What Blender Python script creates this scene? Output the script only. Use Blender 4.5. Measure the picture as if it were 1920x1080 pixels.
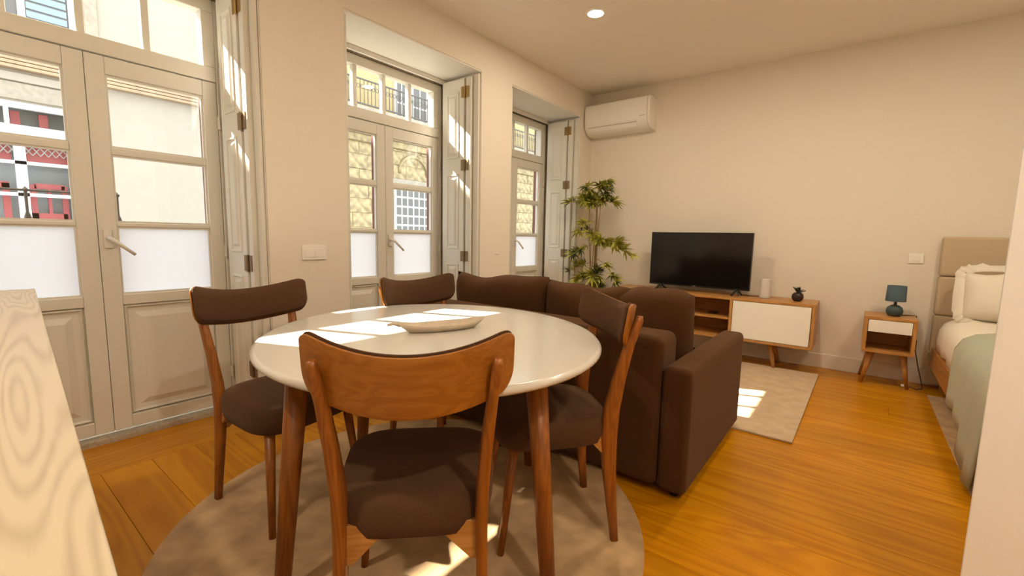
import bpy, bmesh, math, random
from mathutils import Vector, Matrix
random.seed(7)
PI = math.pi
for o in list(bpy.data.objects): bpy.data.objects.remove(o)
S = bpy.context.scene
C = S.collection

# ------------------------------------------------------------------ camera
YAW, PITCH, ROLL, FPX = -0.660312, -0.114979, 0.0194239, 836.18
CAM = Vector((0, 0, 1.12))
fw = Vector((math.sin(YAW)*math.cos(PITCH), math.cos(YAW)*math.cos(PITCH), math.sin(PITCH)))
rt = Vector((math.cos(YAW), -math.sin(YAW), 0)); up = rt.cross(fw)
r2 = math.cos(ROLL)*rt + math.sin(ROLL)*up; u2 = -math.sin(ROLL)*rt + math.cos(ROLL)*up
cd = bpy.data.cameras.new('camera'); cam = bpy.data.objects.new('camera', cd); C.objects.link(cam)
cam.matrix_world = Matrix(((r2.x, u2.x, -fw.x, CAM.x), (r2.y, u2.y, -fw.y, CAM.y), (r2.z, u2.z, -fw.z, CAM.z), (0, 0, 0, 1)))
cd.sensor_width = 36; cd.lens = FPX/1920*36; cd.clip_start = 0.02; cd.clip_end = 200
S.camera = cam

# ------------------------------------------------------------------ world, sun, exposure
w = bpy.data.worlds.new('sky'); S.world = w; w.use_nodes = True
bg = w.node_tree.nodes['Background']; bg.inputs[0].default_value = (0.88, 0.94, 1.0, 1); bg.inputs[1].default_value = 2.8
SUN = Vector((1.0, 0.395, -0.885)).normalized()
sd = bpy.data.lights.new('sun', 'SUN'); sd.energy = 44; sd.angle = math.radians(0.6); sd.color = (1, 0.93, 0.82)
so = bpy.data.objects.new('sun', sd); C.objects.link(so); so.location = (-6, -2, 8)
so.rotation_euler = SUN.to_track_quat('-Z', 'Y').to_euler()
S.view_settings.view_transform = 'Standard'; S.view_settings.look = 'None'
S.view_settings.exposure = 0.42; S.view_settings.gamma = 1.0; S.view_settings.use_curve_mapping = False

# ------------------------------------------------------------------ materials
def newmat(name):
    m = bpy.data.materials.new(name); m.use_nodes = True
    return m, m.node_tree.nodes, m.node_tree.links, m.node_tree.nodes['Principled BSDF']
def s2l(c): return tuple(((x/255)/12.92 if x/255 <= .04045 else ((x/255+.055)/1.055)**2.4) for x in c)
def plain(name, col, rough=.5, metal=0, bump=0, bscale=60, var=0, spec=.5, sheen=0, coat=0):
    m, n, l, b = newmat(name)
    b.inputs['Base Color'].default_value = (*col, 1); b.inputs['Roughness'].default_value = rough
    b.inputs['Metallic'].default_value = metal; b.inputs['Specular IOR Level'].default_value = spec
    if sheen: b.inputs['Sheen Weight'].default_value = sheen; b.inputs['Sheen Roughness'].default_value = .5; b.inputs['Sheen Tint'].default_value = (.85, .55, .38, 1)
    if coat: b.inputs['Coat Weight'].default_value = coat
    if bump or var:
        tc = n.new('ShaderNodeTexCoord'); no = n.new('ShaderNodeTexNoise'); no.inputs['Scale'].default_value = bscale
        no.inputs['Detail'].default_value = 5; l.new(tc.outputs['Object'], no.inputs['Vector'])
        if bump:
            bp = n.new('ShaderNodeBump'); bp.inputs['Strength'].default_value = bump; bp.inputs['Distance'].default_value = .004
            l.new(no.outputs['Fac'], bp.inputs['Height']); l.new(bp.outputs['Normal'], b.inputs['Normal'])
        if var:
            cr = n.new('ShaderNodeValToRGB'); cr.color_ramp.elements[0].position = .3; cr.color_ramp.elements[1].position = .7
            cr.color_ramp.elements[0].color = (*[c*(1-var) for c in col], 1); cr.color_ramp.elements[1].color = (*[min(1, c*(1+var)) for c in col], 1)
            l.new(no.outputs['Fac'], cr.inputs['Fac']); l.new(cr.outputs['Color'], b.inputs['Base Color'])
    return m
def wood(name, dark, light, axis='X', freq=9, stretch=9, rough=.4, distort=5, knots=False, contrast=(.25, .8), spec=.5, hue=0, coat=0):
    m, n, l, b = newmat(name)
    tc = n.new('ShaderNodeTexCoord'); oi = n.new('ShaderNodeObjectInfo')
    mu = n.new('ShaderNodeVectorMath'); mu.operation = 'SCALE'; mu.inputs[0].default_value = (13.1, 7.7, 3.3); l.new(oi.outputs['Random'], mu.inputs['Scale'])
    ad = n.new('ShaderNodeVectorMath'); l.new(tc.outputs['Object'], ad.inputs[0]); l.new(mu.outputs[0], ad.inputs[1])
    mp = n.new('ShaderNodeMapping'); sc = {'X': (1/stretch, 1, 1), 'Y': (1, 1/stretch, 1), 'Z': (1, 1, 1/stretch)}[axis]
    mp.inputs['Scale'].default_value = sc; l.new(ad.outputs[0], mp.inputs['Vector'])
    n1 = n.new('ShaderNodeTexNoise'); n1.inputs['Scale'].default_value = freq; n1.inputs['Detail'].default_value = 2; n1.inputs['Distortion'].default_value = .4
    l.new(mp.outputs[0], n1.inputs['Vector'])
    # contour lines of a smooth field read as growth rings
    mr = n.new('ShaderNodeMath'); mr.operation = 'MULTIPLY'; mr.inputs[1].default_value = distort*2; l.new(n1.outputs['Fac'], mr.inputs[0])
    fr = n.new('ShaderNodeMath'); fr.operation = 'PINGPONG'; fr.inputs[1].default_value = .5; l.new(mr.outputs[0], fr.inputs[0])
    n2 = n.new('ShaderNodeTexNoise'); n2.inputs['Scale'].default_value = freq*14; n2.inputs['Detail'].default_value = 4; l.new(mp.outputs[0], n2.inputs['Vector'])
    mx = n.new('ShaderNodeMath'); mx.operation = 'ADD'; l.new(fr.outputs[0], mx.inputs[0])
    m2 = n.new('ShaderNodeMath'); m2.operation = 'MULTIPLY'; m2.inputs[1].default_value = .5; l.new(n2.outputs['Fac'], m2.inputs[0]); l.new(m2.outputs[0], mx.inputs[1])
    cr = n.new('ShaderNodeValToRGB'); cr.color_ramp.elements[0].position = contrast[0]; cr.color_ramp.elements[1].position = contrast[1]
    cr.color_ramp.elements[0].color = (*dark, 1); cr.color_ramp.elements[1].color = (*light, 1); l.new(mx.outputs[0], cr.inputs['Fac'])
    out = cr.outputs['Color']
    hs = n.new('ShaderNodeHueSaturation'); rr = n.new('ShaderNodeMapRange'); rr.inputs[3].default_value = 1-hue; rr.inputs[4].default_value = 1+hue
    l.new(oi.outputs['Random'], rr.inputs[0]); l.new(rr.outputs[0], hs.inputs['Value']); l.new(out, hs.inputs['Color']); out = hs.outputs['Color']
    if knots:
        vo = n.new('ShaderNodeTexVoronoi'); vo.inputs['Scale'].default_value = 1.5
        mk = n.new('ShaderNodeMapping'); mk.inputs['Scale'].default_value = (.8, 1.7, 1); l.new(ad.outputs[0], mk.inputs['Vector']); l.new(mk.outputs[0], vo.inputs['Vector'])
        k = n.new('ShaderNodeMapRange'); k.inputs[1].default_value = .02; k.inputs[2].default_value = .045; l.new(vo.outputs['Distance'], k.inputs[0])
        mi = n.new('ShaderNodeMix'); mi.data_type = 'RGBA'; mi.inputs[6].default_value = (.05, .012, .002, 1)
        l.new(k.outputs[0], mi.inputs[0]); l.new(out, mi.inputs[7]); out = mi.outputs[2]
    l.new(out, b.inputs['Base Color']); b.inputs['Roughness'].default_value = rough; b.inputs['Specular IOR Level'].default_value = spec
    if coat: b.inputs['Coat Weight'].default_value = coat; b.inputs['Coat Roughness'].default_value = .25
    bp = n.new('ShaderNodeBump'); bp.inputs['Strength'].default_value = .12; bp.inputs['Distance'].default_value = .002
    l.new(n2.outputs['Fac'], bp.inputs['Height']); l.new(bp.outputs['Normal'], b.inputs['Normal'])
    return m
def emis(name, col, st):
    m, n, l, b = newmat(name); b.inputs['Base Color'].default_value = (*col, 1)
    b.inputs['Emission Color'].default_value = (*col, 1); b.inputs['Emission Strength'].default_value = st; return m
def glassmat():
    m, n, l, b = newmat('window_glass'); out = n['Material Output']
    t = n.new('ShaderNodeBsdfTransparent'); t.inputs[0].default_value = (.96, .97, .96, 1)
    g = n.new('ShaderNodeBsdfGlossy'); g.inputs['Roughness'].default_value = .01
    x = n.new('ShaderNodeMixShader'); x.inputs[0].default_value = .05
    l.new(t.outputs[0], x.inputs[1]); l.new(g.outputs[0], x.inputs[2]); l.new(x.outputs[0], out.inputs[0]); return m
def frosted():
    m, n, l, b = newmat('frosted_film'); out = n['Material Output']
    t = n.new('ShaderNodeBsdfTranslucent'); t.inputs[0].default_value = (.93, .93, .95, 1)
    d = n.new('ShaderNodeBsdfDiffuse'); d.inputs[0].default_value = (.7, .72, .76, 1)
    x = n.new('ShaderNodeMixShader'); x.inputs[0].default_value = .15
    l.new(t.outputs[0], x.inputs[1]); l.new(d.outputs[0], x.inputs[2]); l.new(x.outputs[0], out.inputs[0]); return m
M = {}
M['wall'] = plain('wall_paint', (.84, .765, .65), .75, bump=.06, bscale=120, var=.015, spec=.2)
M['ceil'] = plain('ceiling_paint', (.91, .84, .74), .8, spec=.15)
M['white'] = plain('white_lacquer', (.77, .735, .65), .32)
M['reveal'] = plain('white_reveal_paint', (.86, .82, .75), .45)
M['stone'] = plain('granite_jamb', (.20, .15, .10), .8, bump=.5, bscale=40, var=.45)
M['sill'] = plain('threshold_stone', (.46, .38, .27), .7, bump=.3, bscale=60, var=.2)
M['glass'] = glassmat(); M['frost'] = frosted()
M['red'] = plain('oxblood_paint', (.20, .055, .045), .5)
M['brass'] = plain('aged_brass', (.42, .27, .10), .38, metal=.85)
M['hinge'] = plain('dull_brass_hinge', (.26, .18, .10), .45, metal=.7)
M['handle'] = plain('white_handle', (.80, .76, .70), .3)
M['floor'] = wood('pine_board', (.44, .158, .0015), (.60, .250, .003), 'X', freq=3.2, stretch=9, rough=.27, distort=8, knots=True, contrast=(.14, .80), hue=.10, spec=.18)
M['floory'] = wood('pine_board_recess', (.44, .158, .0015), (.60, .250, .003), 'Y', freq=3.2, stretch=9, rough=.27, distort=7, contrast=(-.05, .72), hue=.08, spec=.22)
M['gap'] = plain('floor_joint', (.05, .02, .005), .9)
M['counter'] = wood('pale_oak_laminate', (.40, .31, .20), (.64, .54, .39), 'X', freq=8, stretch=11, rough=.35, distort=14, contrast=(-.1, .6))
M['oakx'] = wood('oak_x', (.44, .195, .045), (.58, .295, .085), 'X', freq=14, stretch=14, rough=.38, distort=5)
M['oakz'] = wood('oak_z', (.24, .072, .009), (.37, .125, .016), 'Z', freq=16, stretch=14, rough=.36, distort=5)
M['oakback'] = wood('oak_veneer', (.31, .105, .010), (.40, .150, .018), 'X', freq=24, stretch=22, rough=.36, distort=3)
M['honeyz'] = wood('honey_oak_z', (.44, .195, .045), (.58, .295, .085), 'Z', freq=14, stretch=14, rough=.38, distort=5)
M['doorwhite'] = plain('white_door_lacquer', (.93, .90, .83), .35)
M['seat'] = plain('taupe_fabric', (.092, .046, .024), .95, bump=.35, bscale=420, var=.18, spec=.1, sheen=.16)
M['sofa'] = plain('brown_sofa_fabric', (.078, .034, .013), .95, bump=.35, bscale=380, var=.15, spec=.08, sheen=.16)
M['rug'] = plain('taupe_pile', (.50, .33, .175), 1, bump=.8, bscale=9, var=.24, spec=.05, sheen=.3)
M['rug2'] = plain('grey_taupe_pile', (.58, .43, .28), 1, bump=.6, bscale=12, var=.12, spec=.05, sheen=.3)
M['tabletop'] = plain('white_table_lacquer', (.69, .655, .585), .16, spec=.5)
M['ceramic'] = plain('stoneware', (.60, .50, .38), .5, var=.08, bscale=30)
M['black'] = plain('black_plastic', (.012, .010, .009), .35)
M['screen'] = plain('tv_screen', (.006, .005, .005), .12, spec=.6)
M['logo'] = plain('logo_silver', (.55, .55, .55), .4)
M['acw'] = plain('white_plastic', (.92, .88, .80), .35)
M['acd'] = plain('grey_plastic', (.45, .40, .34), .5)
M['speaker'] = plain('white_mesh', (.70, .66, .60), .6, bump=.4, bscale=300)
M['pot'] = plain('dark_glazed', (.035, .016, .012), .25)
M['spike'] = plain('dark_green_leaf', (.02, .03, .018), .5)
M['teal'] = plain('teal_ceramic', (.055, .085, .08), .5)
M['shade'] = plain('petrol_shade', (.075, .115, .135), .85, bump=.2, bscale=300)
M['linen'] = plain('white_linen', (.84, .76, .64), .9, bump=.15, bscale=30, spec=.1)
M['sage'] = plain('sage_throw', (.42, .44, .34), .95, bump=.4, bscale=120, var=.06, spec=.1, sheen=.2)
M['head'] = plain('beige_upholstery', (.58, .455, .31), .95, bump=.3, bscale=300, var=.06, spec=.1)
M['bedwood'] = wood('bed_oak', (.36, .14, .02), (.52, .225, .045), 'Y', freq=14, stretch=14, rough=.4, distort=5)
M['leaf'] = plain('bamboo_leaf', (.50, .48, .07), .45, var=.4, bscale=9)
M['leafd'] = plain('bamboo_leaf_dark', (.11, .135, .03), .45, var=.3, bscale=9)
M['stem'] = plain('bamboo_stem', (.36, .24, .10), .5, var=.25, bscale=20)
M['cream'] = plain('cream_render', (.40, .355, .285), .9, bump=.1, bscale=8, var=.03)
M['grey'] = plain('grey_granite_band', (.36, .31, .24), .9, var=.15, bscale=14)
M['slat'] = plain('timber_eave', (.40, .28, .17), .8, var=.12, bscale=5)
M['ext'] = plain('white_exterior_frame', (.60, .59, .56), .5)
M['extred'] = plain('reflected_red_paint', (.42, .08, .085), .5)
M['extglass'] = plain('street_window_pane', (.13, .125, .115), .4)
M['shutblue'] = plain('blue_grey_blind', (.25, .33, .38), .6)
M['ochre'] = plain('ochre_render', (.48, .37, .18), .9, var=.05, bscale=6)
M['old'] = plain('old_stone', (.40, .31, .17), .95, bump=.6, bscale=7, var=.4)
M['iron'] = plain('wrought_iron', (.11, .095, .08), .6)
M['road'] = plain('street_paving', (.35, .32, .28), .95, var=.1, bscale=4)
M['lampon'] = emis('downlight_glow', (1, .86, .62), 14)
M['cord'] = plain('dark_cord', (.03, .02, .015), .6)

# ------------------------------------------------------------------ helpers
def bx(bm, x0, x1, y0, y1, z0, z1, mi=0):
    vs = [bm.verts.new(p) for p in ((x0,y0,z0),(x1,y0,z0),(x1,y1,z0),(x0,y1,z0),(x0,y0,z1),(x1,y0,z1),(x1,y1,z1),(x0,y1,z1))]
    for f in ((0,3,2,1),(4,5,6,7),(0,1,5,4),(1,2,6,5),(2,3,7,6),(3,0,4,7)):
        bm.faces.new([vs[i] for i in f]).material_index = mi
def obj(name, bm, mat, parent=None, smooth=False, bevel=0, seg=2, loc=None, subd=0):
    bmesh.ops.recalc_face_normals(bm, faces=bm.faces)
    me = bpy.data.meshes.new(name); bm.to_mesh(me); bm.free()
    for m_ in (mat if isinstance(mat, (list, tuple)) else [mat]): me.materials.append(m_ if not isinstance(m_, str) else M[m_])
    o = bpy.data.objects.new(name, me); C.objects.link(o)
    if parent: o.parent = parent
    if loc: o.location = loc
    if smooth:
        for p in me.polygons: p.use_smooth = True
    if bevel:
        b = o.modifiers.new('bevel', 'BEVEL'); b.width = bevel; b.segments = seg; b.limit_method = 'ANGLE'; b.angle_limit = math.radians(35)
        if not smooth:
            for p in me.polygons: p.use_smooth = True
            o.modifiers.new('wn', 'WEIGHTED_NORMAL')
    if subd:
        s_ = o.modifiers.new('sub', 'SUBSURF'); s_.levels = subd; s_.render_levels = subd
        for p in me.polygons: p.use_smooth = True
    return o
def box(name, mat, x0, x1, y0, y1, z0, z1, parent=None, bevel=0, seg=2):
    """a box whose origin lies at its own centre"""
    cx, cy, cz = (x0+x1)/2, (y0+y1)/2, (z0+z1)/2
    bm = bmesh.new(); bx(bm, x0-cx, x1-cx, y0-cy, y1-cy, z0-cz, z1-cz)
    return obj(name, bm, mat, parent, bevel=bevel, seg=seg, loc=(cx, cy, cz))
def thing(name, label, cat, loc=(0,0,0), rz=0, group=None):
    o = bpy.data.objects.new(name, None); C.objects.link(o); o.location = loc; o.rotation_euler = (0,0,rz); o.empty_display_size = .1
    o['label'] = label; o['category'] = cat
    if group: o['group'] = group
    return o
def tag(o, label, cat, group=None):
    o['label'] = label; o['category'] = cat
    if group: o['group'] = group
    return o
def struct(o, label, cat):
    o['kind'] = 'structure'; o['label'] = label; o['category'] = cat; return o
def tube(bm, pts, rad, n=10, cap=True):
    rings = []
    for i, p in enumerate(pts):
        p = Vector(p); a = Vector(pts[max(0, i-1)]); b = Vector(pts[min(len(pts)-1, i+1)])
        d = (b-a).normalized(); t = Vector((0,0,1)) if abs(d.z) < .9 else Vector((1,0,0))
        u = d.cross(t).normalized(); v = d.cross(u).normalized()
        r = rad[i] if isinstance(rad, (list, tuple)) else rad
        rings.append([bm.verts.new(p + u*math.cos(2*PI*k/n)*r + v*math.sin(2*PI*k/n)*r) for k in range(n)])
    for a, b in zip(rings, rings[1:]):
        for k in range(n): bm.faces.new((a[k], a[(k+1)%n], b[(k+1)%n], b[k]))
    if cap: bm.faces.new(rings[0]); bm.faces.new(rings[-1][::-1])
def lathe(bm, prof, n=32, c=(0,0)):
    rings = []
    for r, z in prof:
        if r < 1e-5: rings.append([bm.verts.new((c[0], c[1], z))])
        else: rings.append([bm.verts.new((c[0]+r*math.cos(2*PI*k/n), c[1]+r*math.sin(2*PI*k/n), z)) for k in range(n)])
    for a, b in zip(rings, rings[1:]):
        for k in range(n):
            A = [a[0]] if len(a) == 1 else [a[k], a[(k+1)%n]]
            B = [b[0]] if len(b) == 1 else [b[(k+1)%n], b[k]]
            if len(A)+len(B) > 2: bm.faces.new(A+B)
    for r_ in (rings[0], rings[-1]):
        if len(r_) > 1: bm.faces.new(r_)
def loft(bm, rings, cap=True):
    R = [[bm.verts.new(p) for p in r] for r in rings]; n = len(R[0])
    for a, b in zip(R, R[1:]):
        for k in range(n): bm.faces.new((a[k], a[(k+1)%n], b[(k+1)%n], b[k]))
    if cap: bm.faces.new(R[0]); bm.faces.new(R[-1][::-1])
def extrude_profile(bm, prof, x0, x1):
    """prof in (y,z), extruded along x"""
    loft(bm, [[(x0, y, z) for y, z in prof], [(x1, y, z) for y, z in prof]])
def dup(root, **kw):
    r = root.copy(); C.objects.link(r)
    for ch in list(root.children):
        c = ch.copy(); C.objects.link(c); c.parent = r
        for g in ch.children:
            d = g.copy(); C.objects.link(d); d.parent = c
    return r
def cyl_between(name, mat, a, b, r0, r1, parent=None, n=16):
    bm = bmesh.new(); a = Vector(a); b = Vector(b)
    tube(bm, [b-a, Vector((0,0,0))], [r1, r0], n)
    o = obj(name, bm, mat, parent, loc=a)
    for p in o.data.polygons: p.use_smooth = len(p.vertices) == 4
    return o

# ------------------------------------------------------------------ room shell
XW, XE, YF, YB, XR, H = -2.60, -3.22, 4.82, -2.2, 2.35, 2.76
WC = (.506, 2.255, 3.925)          # window centres along y
HO, ZO = .63, 2.48                 # half opening and soffit height
XD = -3.06                         # room face of the glazed doors
bm = bmesh.new()
ys = [YB-.15] + [v for c in WC for v in (c-HO, c+HO)] + [YF+.15]
for i in range(0, len(ys), 2): bx(bm, XE, XW, ys[i], ys[i+1], -.1, H+.1)
for c in WC: bx(bm, XE, XW, c-HO, c+HO, ZO, H+.1)
for c in WC: bx(bm, XE, XD-.04, c-HO, c+HO, -.1, -.005)
struct(obj('wall_left', bm, 'wall'), 'beige painted wall with three deep window openings', 'wall')
struct(box('wall_far', 'wall', XW-.2, XR+.15, YF, YF+.15, -.1, H+.1), 'long beige wall behind the television and bed', 'wall')
struct(box('wall_right', 'wall', XR, XR+.15, YB-.15, YF, -.1, H+.1), 'plain beige wall on the bed side out of view', 'wall')
struct(box('wall_back', 'wall', XW, XR, YB-.15, YB, -.1, H+.1), 'plain beige wall behind the kitchen counter', 'wall')
M['pale'] = plain('pale_plaster', (.92, .91, .88), .7, spec=.2)
bm = bmesh.new(); pp = [(.281, 1.6), (XR, 1.6), (XR, 1.74), (.335, 1.74)]   # splayed end
loft(bm, [[(x, y, 0) for x, y in pp], [(x, y, H) for x, y in pp]])
struct(obj('wall_partition', bm, 'pale', bevel=.004), 'pale plastered wall end at the right edge', 'wall')
struct(box('ceiling', 'ceil', XE, XR+.15, YB-.15, YF+.15, H, H+.12), 'smooth beige painted ceiling with recessed lamp', 'ceiling')
bb = struct(box('baseboard_far', 'wall', XW, XR, YF-.014, YF, 0, .125, bevel=.003), 'low baseboard along the far wall', 'baseboard')
struct(box('baseboard_left', 'wall', XW, XW+.014, WC[0]+HO+.005, WC[1]-HO-.005, 0, .125, bevel=.003), 'low baseboard between the first two windows', 'baseboard')
# floor of separate boards
fl = struct(box('floor', 'gap', XE, XR+.15, YB-.15, YF+.15, -.08, -.006), 'orange pine floor of long boards', 'floor')
fl_loc = Vector(fl.location)
def board(x0, x1, y0, y1, mat):
    g = .0006
    o = box('floorboard', mat, x0+g, x1-g, y0+g, y1-g, -.022, random.uniform(-.0008, .0), bevel=.0012, seg=1)
    o.parent = fl; o.location = Vector(o.location)-fl_loc
y = YB; rr = random.Random(3)
edges = []
while y < YF-.02:
    wd = .187; edges.append((y, min(y+wd, YF))); y += wd
# a joint falls at y = 2.06 as in the long seam beside the sofa
sh = (2.06-YB) % .187
edges = [(max(YB, YB+sh+.187*(i-1)), min(YF, YB+sh+.187*i)) for i in range(0, 39) if YB+sh+.187*(i-1) < YF-.01]
for a, b in edges:
    x = XW-.06; first = True
    while x < XR-.05:
        L = rr.uniform(3.0, 5.0) if not first else rr.choice((1.4, 2.9, 6, 6, 6))
        x1 = min(x+L, XR); x1 = XR if XR-x1 < .4 else x1
        board(x, x1, a, b, 'floor'); x = x1; first = False
for c in WC:
    for x0, x1 in ((XW-.06-.19, XW-.06), (XD-.02, XW-.25)): board(x0, x1, c-HO, c+HO, 'floory')

# ------------------------------------------------------------------ windows
def leafmesh(bm, y0, y1, s):
    """stiles and rails of a glazed leaf; y0 is the meeting edge, s the direction to the hinge side"""
    def B(a, b, z0, z1, d0=0, d1=.05):
        ya, yb = sorted((y0+s*a, y0+s*b)); bx(bm, XD-d1, XD-d0, ya, yb, z0, z1)
    W = abs(y1-y0)
    B(0, .075, .045, 1.975); B(W-.07, W, .045, 1.975)
    B(.075, W-.07, 1.89, 1.975); B(.075, W-.07, .72, .775); B(.075, W-.07, .045, .115)
def build_window(n, c):
    t = thing('window_%d' % n, ['white glazed double door nearest the counter, frosted lower panes', 'white glazed double door behind the far dining chair, middle of three', 'narrow-looking white glazed door beside the bamboo plant'][n-1], 'window')
    t['kind'] = 'structure'
    def P(name, bm, mat, par=t, **k): return obj(name, bm, mat, par, **k)
    bm = bmesh.new()
    for s in (-1, 1):
        a, b = sorted((c+s*.572, c+s*.605)); bx(bm, XD-.07, XD+.005, a, b, .03, 2.43)
    bx(bm, XD-.07, XD+.005, c-.572, c+.572, 1.98, 2.06); bx(bm, XD-.07, XD+.005, c-.572, c+.572, 2.36, 2.43)
    for s in (-1, 1):
        a, b = sorted((c+s*.51, c+s*.572)); bx(bm, XD-.07, XD+.005, a, b, 2.06, 2.36)
    P('frame', bm, 'white', bevel=.004)
    bm = bmesh.new()
    for s in (-1, 1):
        a, b = sorted((c+s*.57, c+s*.605)); bx(bm, XD-.10, XD-.071, a, b, .03, 2.43)
    bx(bm, XD-.10, XD-.071, c-.605, c+.605, 2.385, 2.43)
    P('outer_rebate', bm, 'red')
    for k in (-1, 0, 1):
        o = box('mullion', 'white', XD-.045, XD-.005, c+k*.2565-.017, c+k*.2565+.017, 2.06, 2.36, t, bevel=.004)
    for k in range(4):
        y0 = c-.51+k*.2565+(.017 if k else 0); y1 = c-.51+(k+1)*.2565-.017
        box('pane', 'glass', XD-.030, XD-.026, y0, min(y1, c+.51), 2.06, 2.36, t)
    for s in (-1, 1):
        y0, y1 = c+s*.001, c+s*.57
        bm = bmesh.new(); leafmesh(bm, y0, y1, s); lf = P('door_leaf', bm, 'white', bevel=.004)
        bm = bmesh.new()
        for q in ((.069, .075), (.499, .506)):
            a, b = sorted((y0+s*q[0], y0+s*q[1])); bx(bm, XD-.075, XD-.051, a, b, .78, 1.89)
        P('outer_bead', bm, 'red', lf)
        ga, gb = sorted((y0+s*.075, y0+s*.499))
        for z0, z1 in ((1.131, 1.152), (1.497, 1.532)):
            box('muntin', 'white', XD-.045, XD-.005, ga, gb, z0, z1, lf, bevel=.004)
        for z0, z1 in ((1.152, 1.497), (1.532, 1.89)): box('pane', 'glass', XD-.030, XD-.026, ga, gb, z0, z1, lf)
        box('frosted_pane', 'frost', XD-.030, XD-.026, ga, gb, .775, 1.131, lf)
        # glazing bead
        bm = bmesh.new()
        for za, zb in ((.775, 1.131), (1.152, 1.497), (1.532, 1.89)):
            q = .009
            bx(bm, XD-.026, XD-.012, ga, ga+q, za, zb); bx(bm, XD-.026, XD-.012, gb-q, gb, za, zb)
            bx(bm, XD-.026, XD-.012, ga+q, gb-q, za, za+q); bx(bm, XD-.026, XD-.012, ga+q, gb-q, zb-q, zb)
        P('glazing_bead', bm, 'white', lf)
        # raised and fielded bottom panel
        bm = bmesh.new(); r = []
        for d, x in ((0, XD-.02), (.012, XD-.004), (.020, XD-.022), (.035, XD-.024), (.075, XD-.006), (.08, XD-.006)):
            r.append([(x, ga+d, .115+d), (x, gb-d, .115+d), (x, gb-d, .72-d), (x, ga+d, .72-d)])
        loft(bm, r); bx(bm, XD-.045, XD-.021, ga, gb, .115, .72)
        P('bottom_panel', bm, 'white', lf)
        bm = bmesh.new()
        for z in (.25, 1.0, 1.75):
            yy = c+s*.572; tube(bm, [(XD+.012, yy, z-.035), (XD+.012, yy, z+.035)], .009, 8)
        P('hinge', bm, 'white', lf, smooth=False)
        if s == 1:
            bm = bmesh.new(); bx(bm, XD, XD+.012, c+.018, c+.052, 1.02, 1.12); hr = P('handle_plate', bm, 'handle', lf, bevel=.003)
            bm = bmesh.new(); p0 = Vector((XD+.01, c+.035, 1.072))
            tube(bm, [p0, p0+Vector((.032, 0, 0)), p0+Vector((.045, .012, -.010)), p0+Vector((.048, .095, -.085))], [.010, .010, .010, .008], 10)
            P('handle_lever', bm, 'handle', lf, smooth=True)
    bm = bmesh.new(); bx(bm, XD-.06, XD+.0, c+.0-.02, c+.02, .045, 1.975)
    bm.free()
    return t
for i, c in enumerate(WC):
    build_window(i+1, c)
    bm = bmesh.new()
    for s in (-1, 1):
        a, b = sorted((c+s*.606, c+s*(HO+.002))); bx(bm, XE, XD+.03, a, b, 0, ZO)
    bx(bm, XE, XD+.03, c-.606, c+.606, 2.432, ZO+.002)
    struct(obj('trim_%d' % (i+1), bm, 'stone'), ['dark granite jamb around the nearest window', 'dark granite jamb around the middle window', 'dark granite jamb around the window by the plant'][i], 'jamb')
    bm = bmesh.new()
    bx(bm, XD+.031, XW-.004, c-HO, c+HO, ZO-.012, ZO-.0005)
    bx(bm, XD+.031, XD+.055, c-HO, c+HO, ZO-.045, ZO-.012)
    for s in (-1, 1):
        a, b = sorted((c+s*(HO-.004), c+s*(HO-.0004))); bx(bm, XD+.031, XW-.004, a, b, 0, ZO-.012)
        a, b = sorted((c+s*(HO-.02), c+s*(HO-.004))); bx(bm, XD+.031, XD+.05, a, b, 0, ZO-.045)
    struct(obj('trim_%d' % (i+4), bm, 'reveal', bevel=.003), ['white lined reveal of the nearest window', 'white lined reveal of the middle window', 'white lined reveal of the window by the plant'][i], 'reveal')
    bm = bmesh.new(); bx(bm, XE-.02, XD+.035, c-.606, c+.606, -.02, .028)
    struct(obj('trim_%d' % (i+7), bm, 'sill', bevel=.004), ['grey stone threshold under the nearest glazed door', 'grey stone threshold under the middle glazed door', 'grey stone threshold under the glazed door by the plant'][i], 'threshold')

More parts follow.
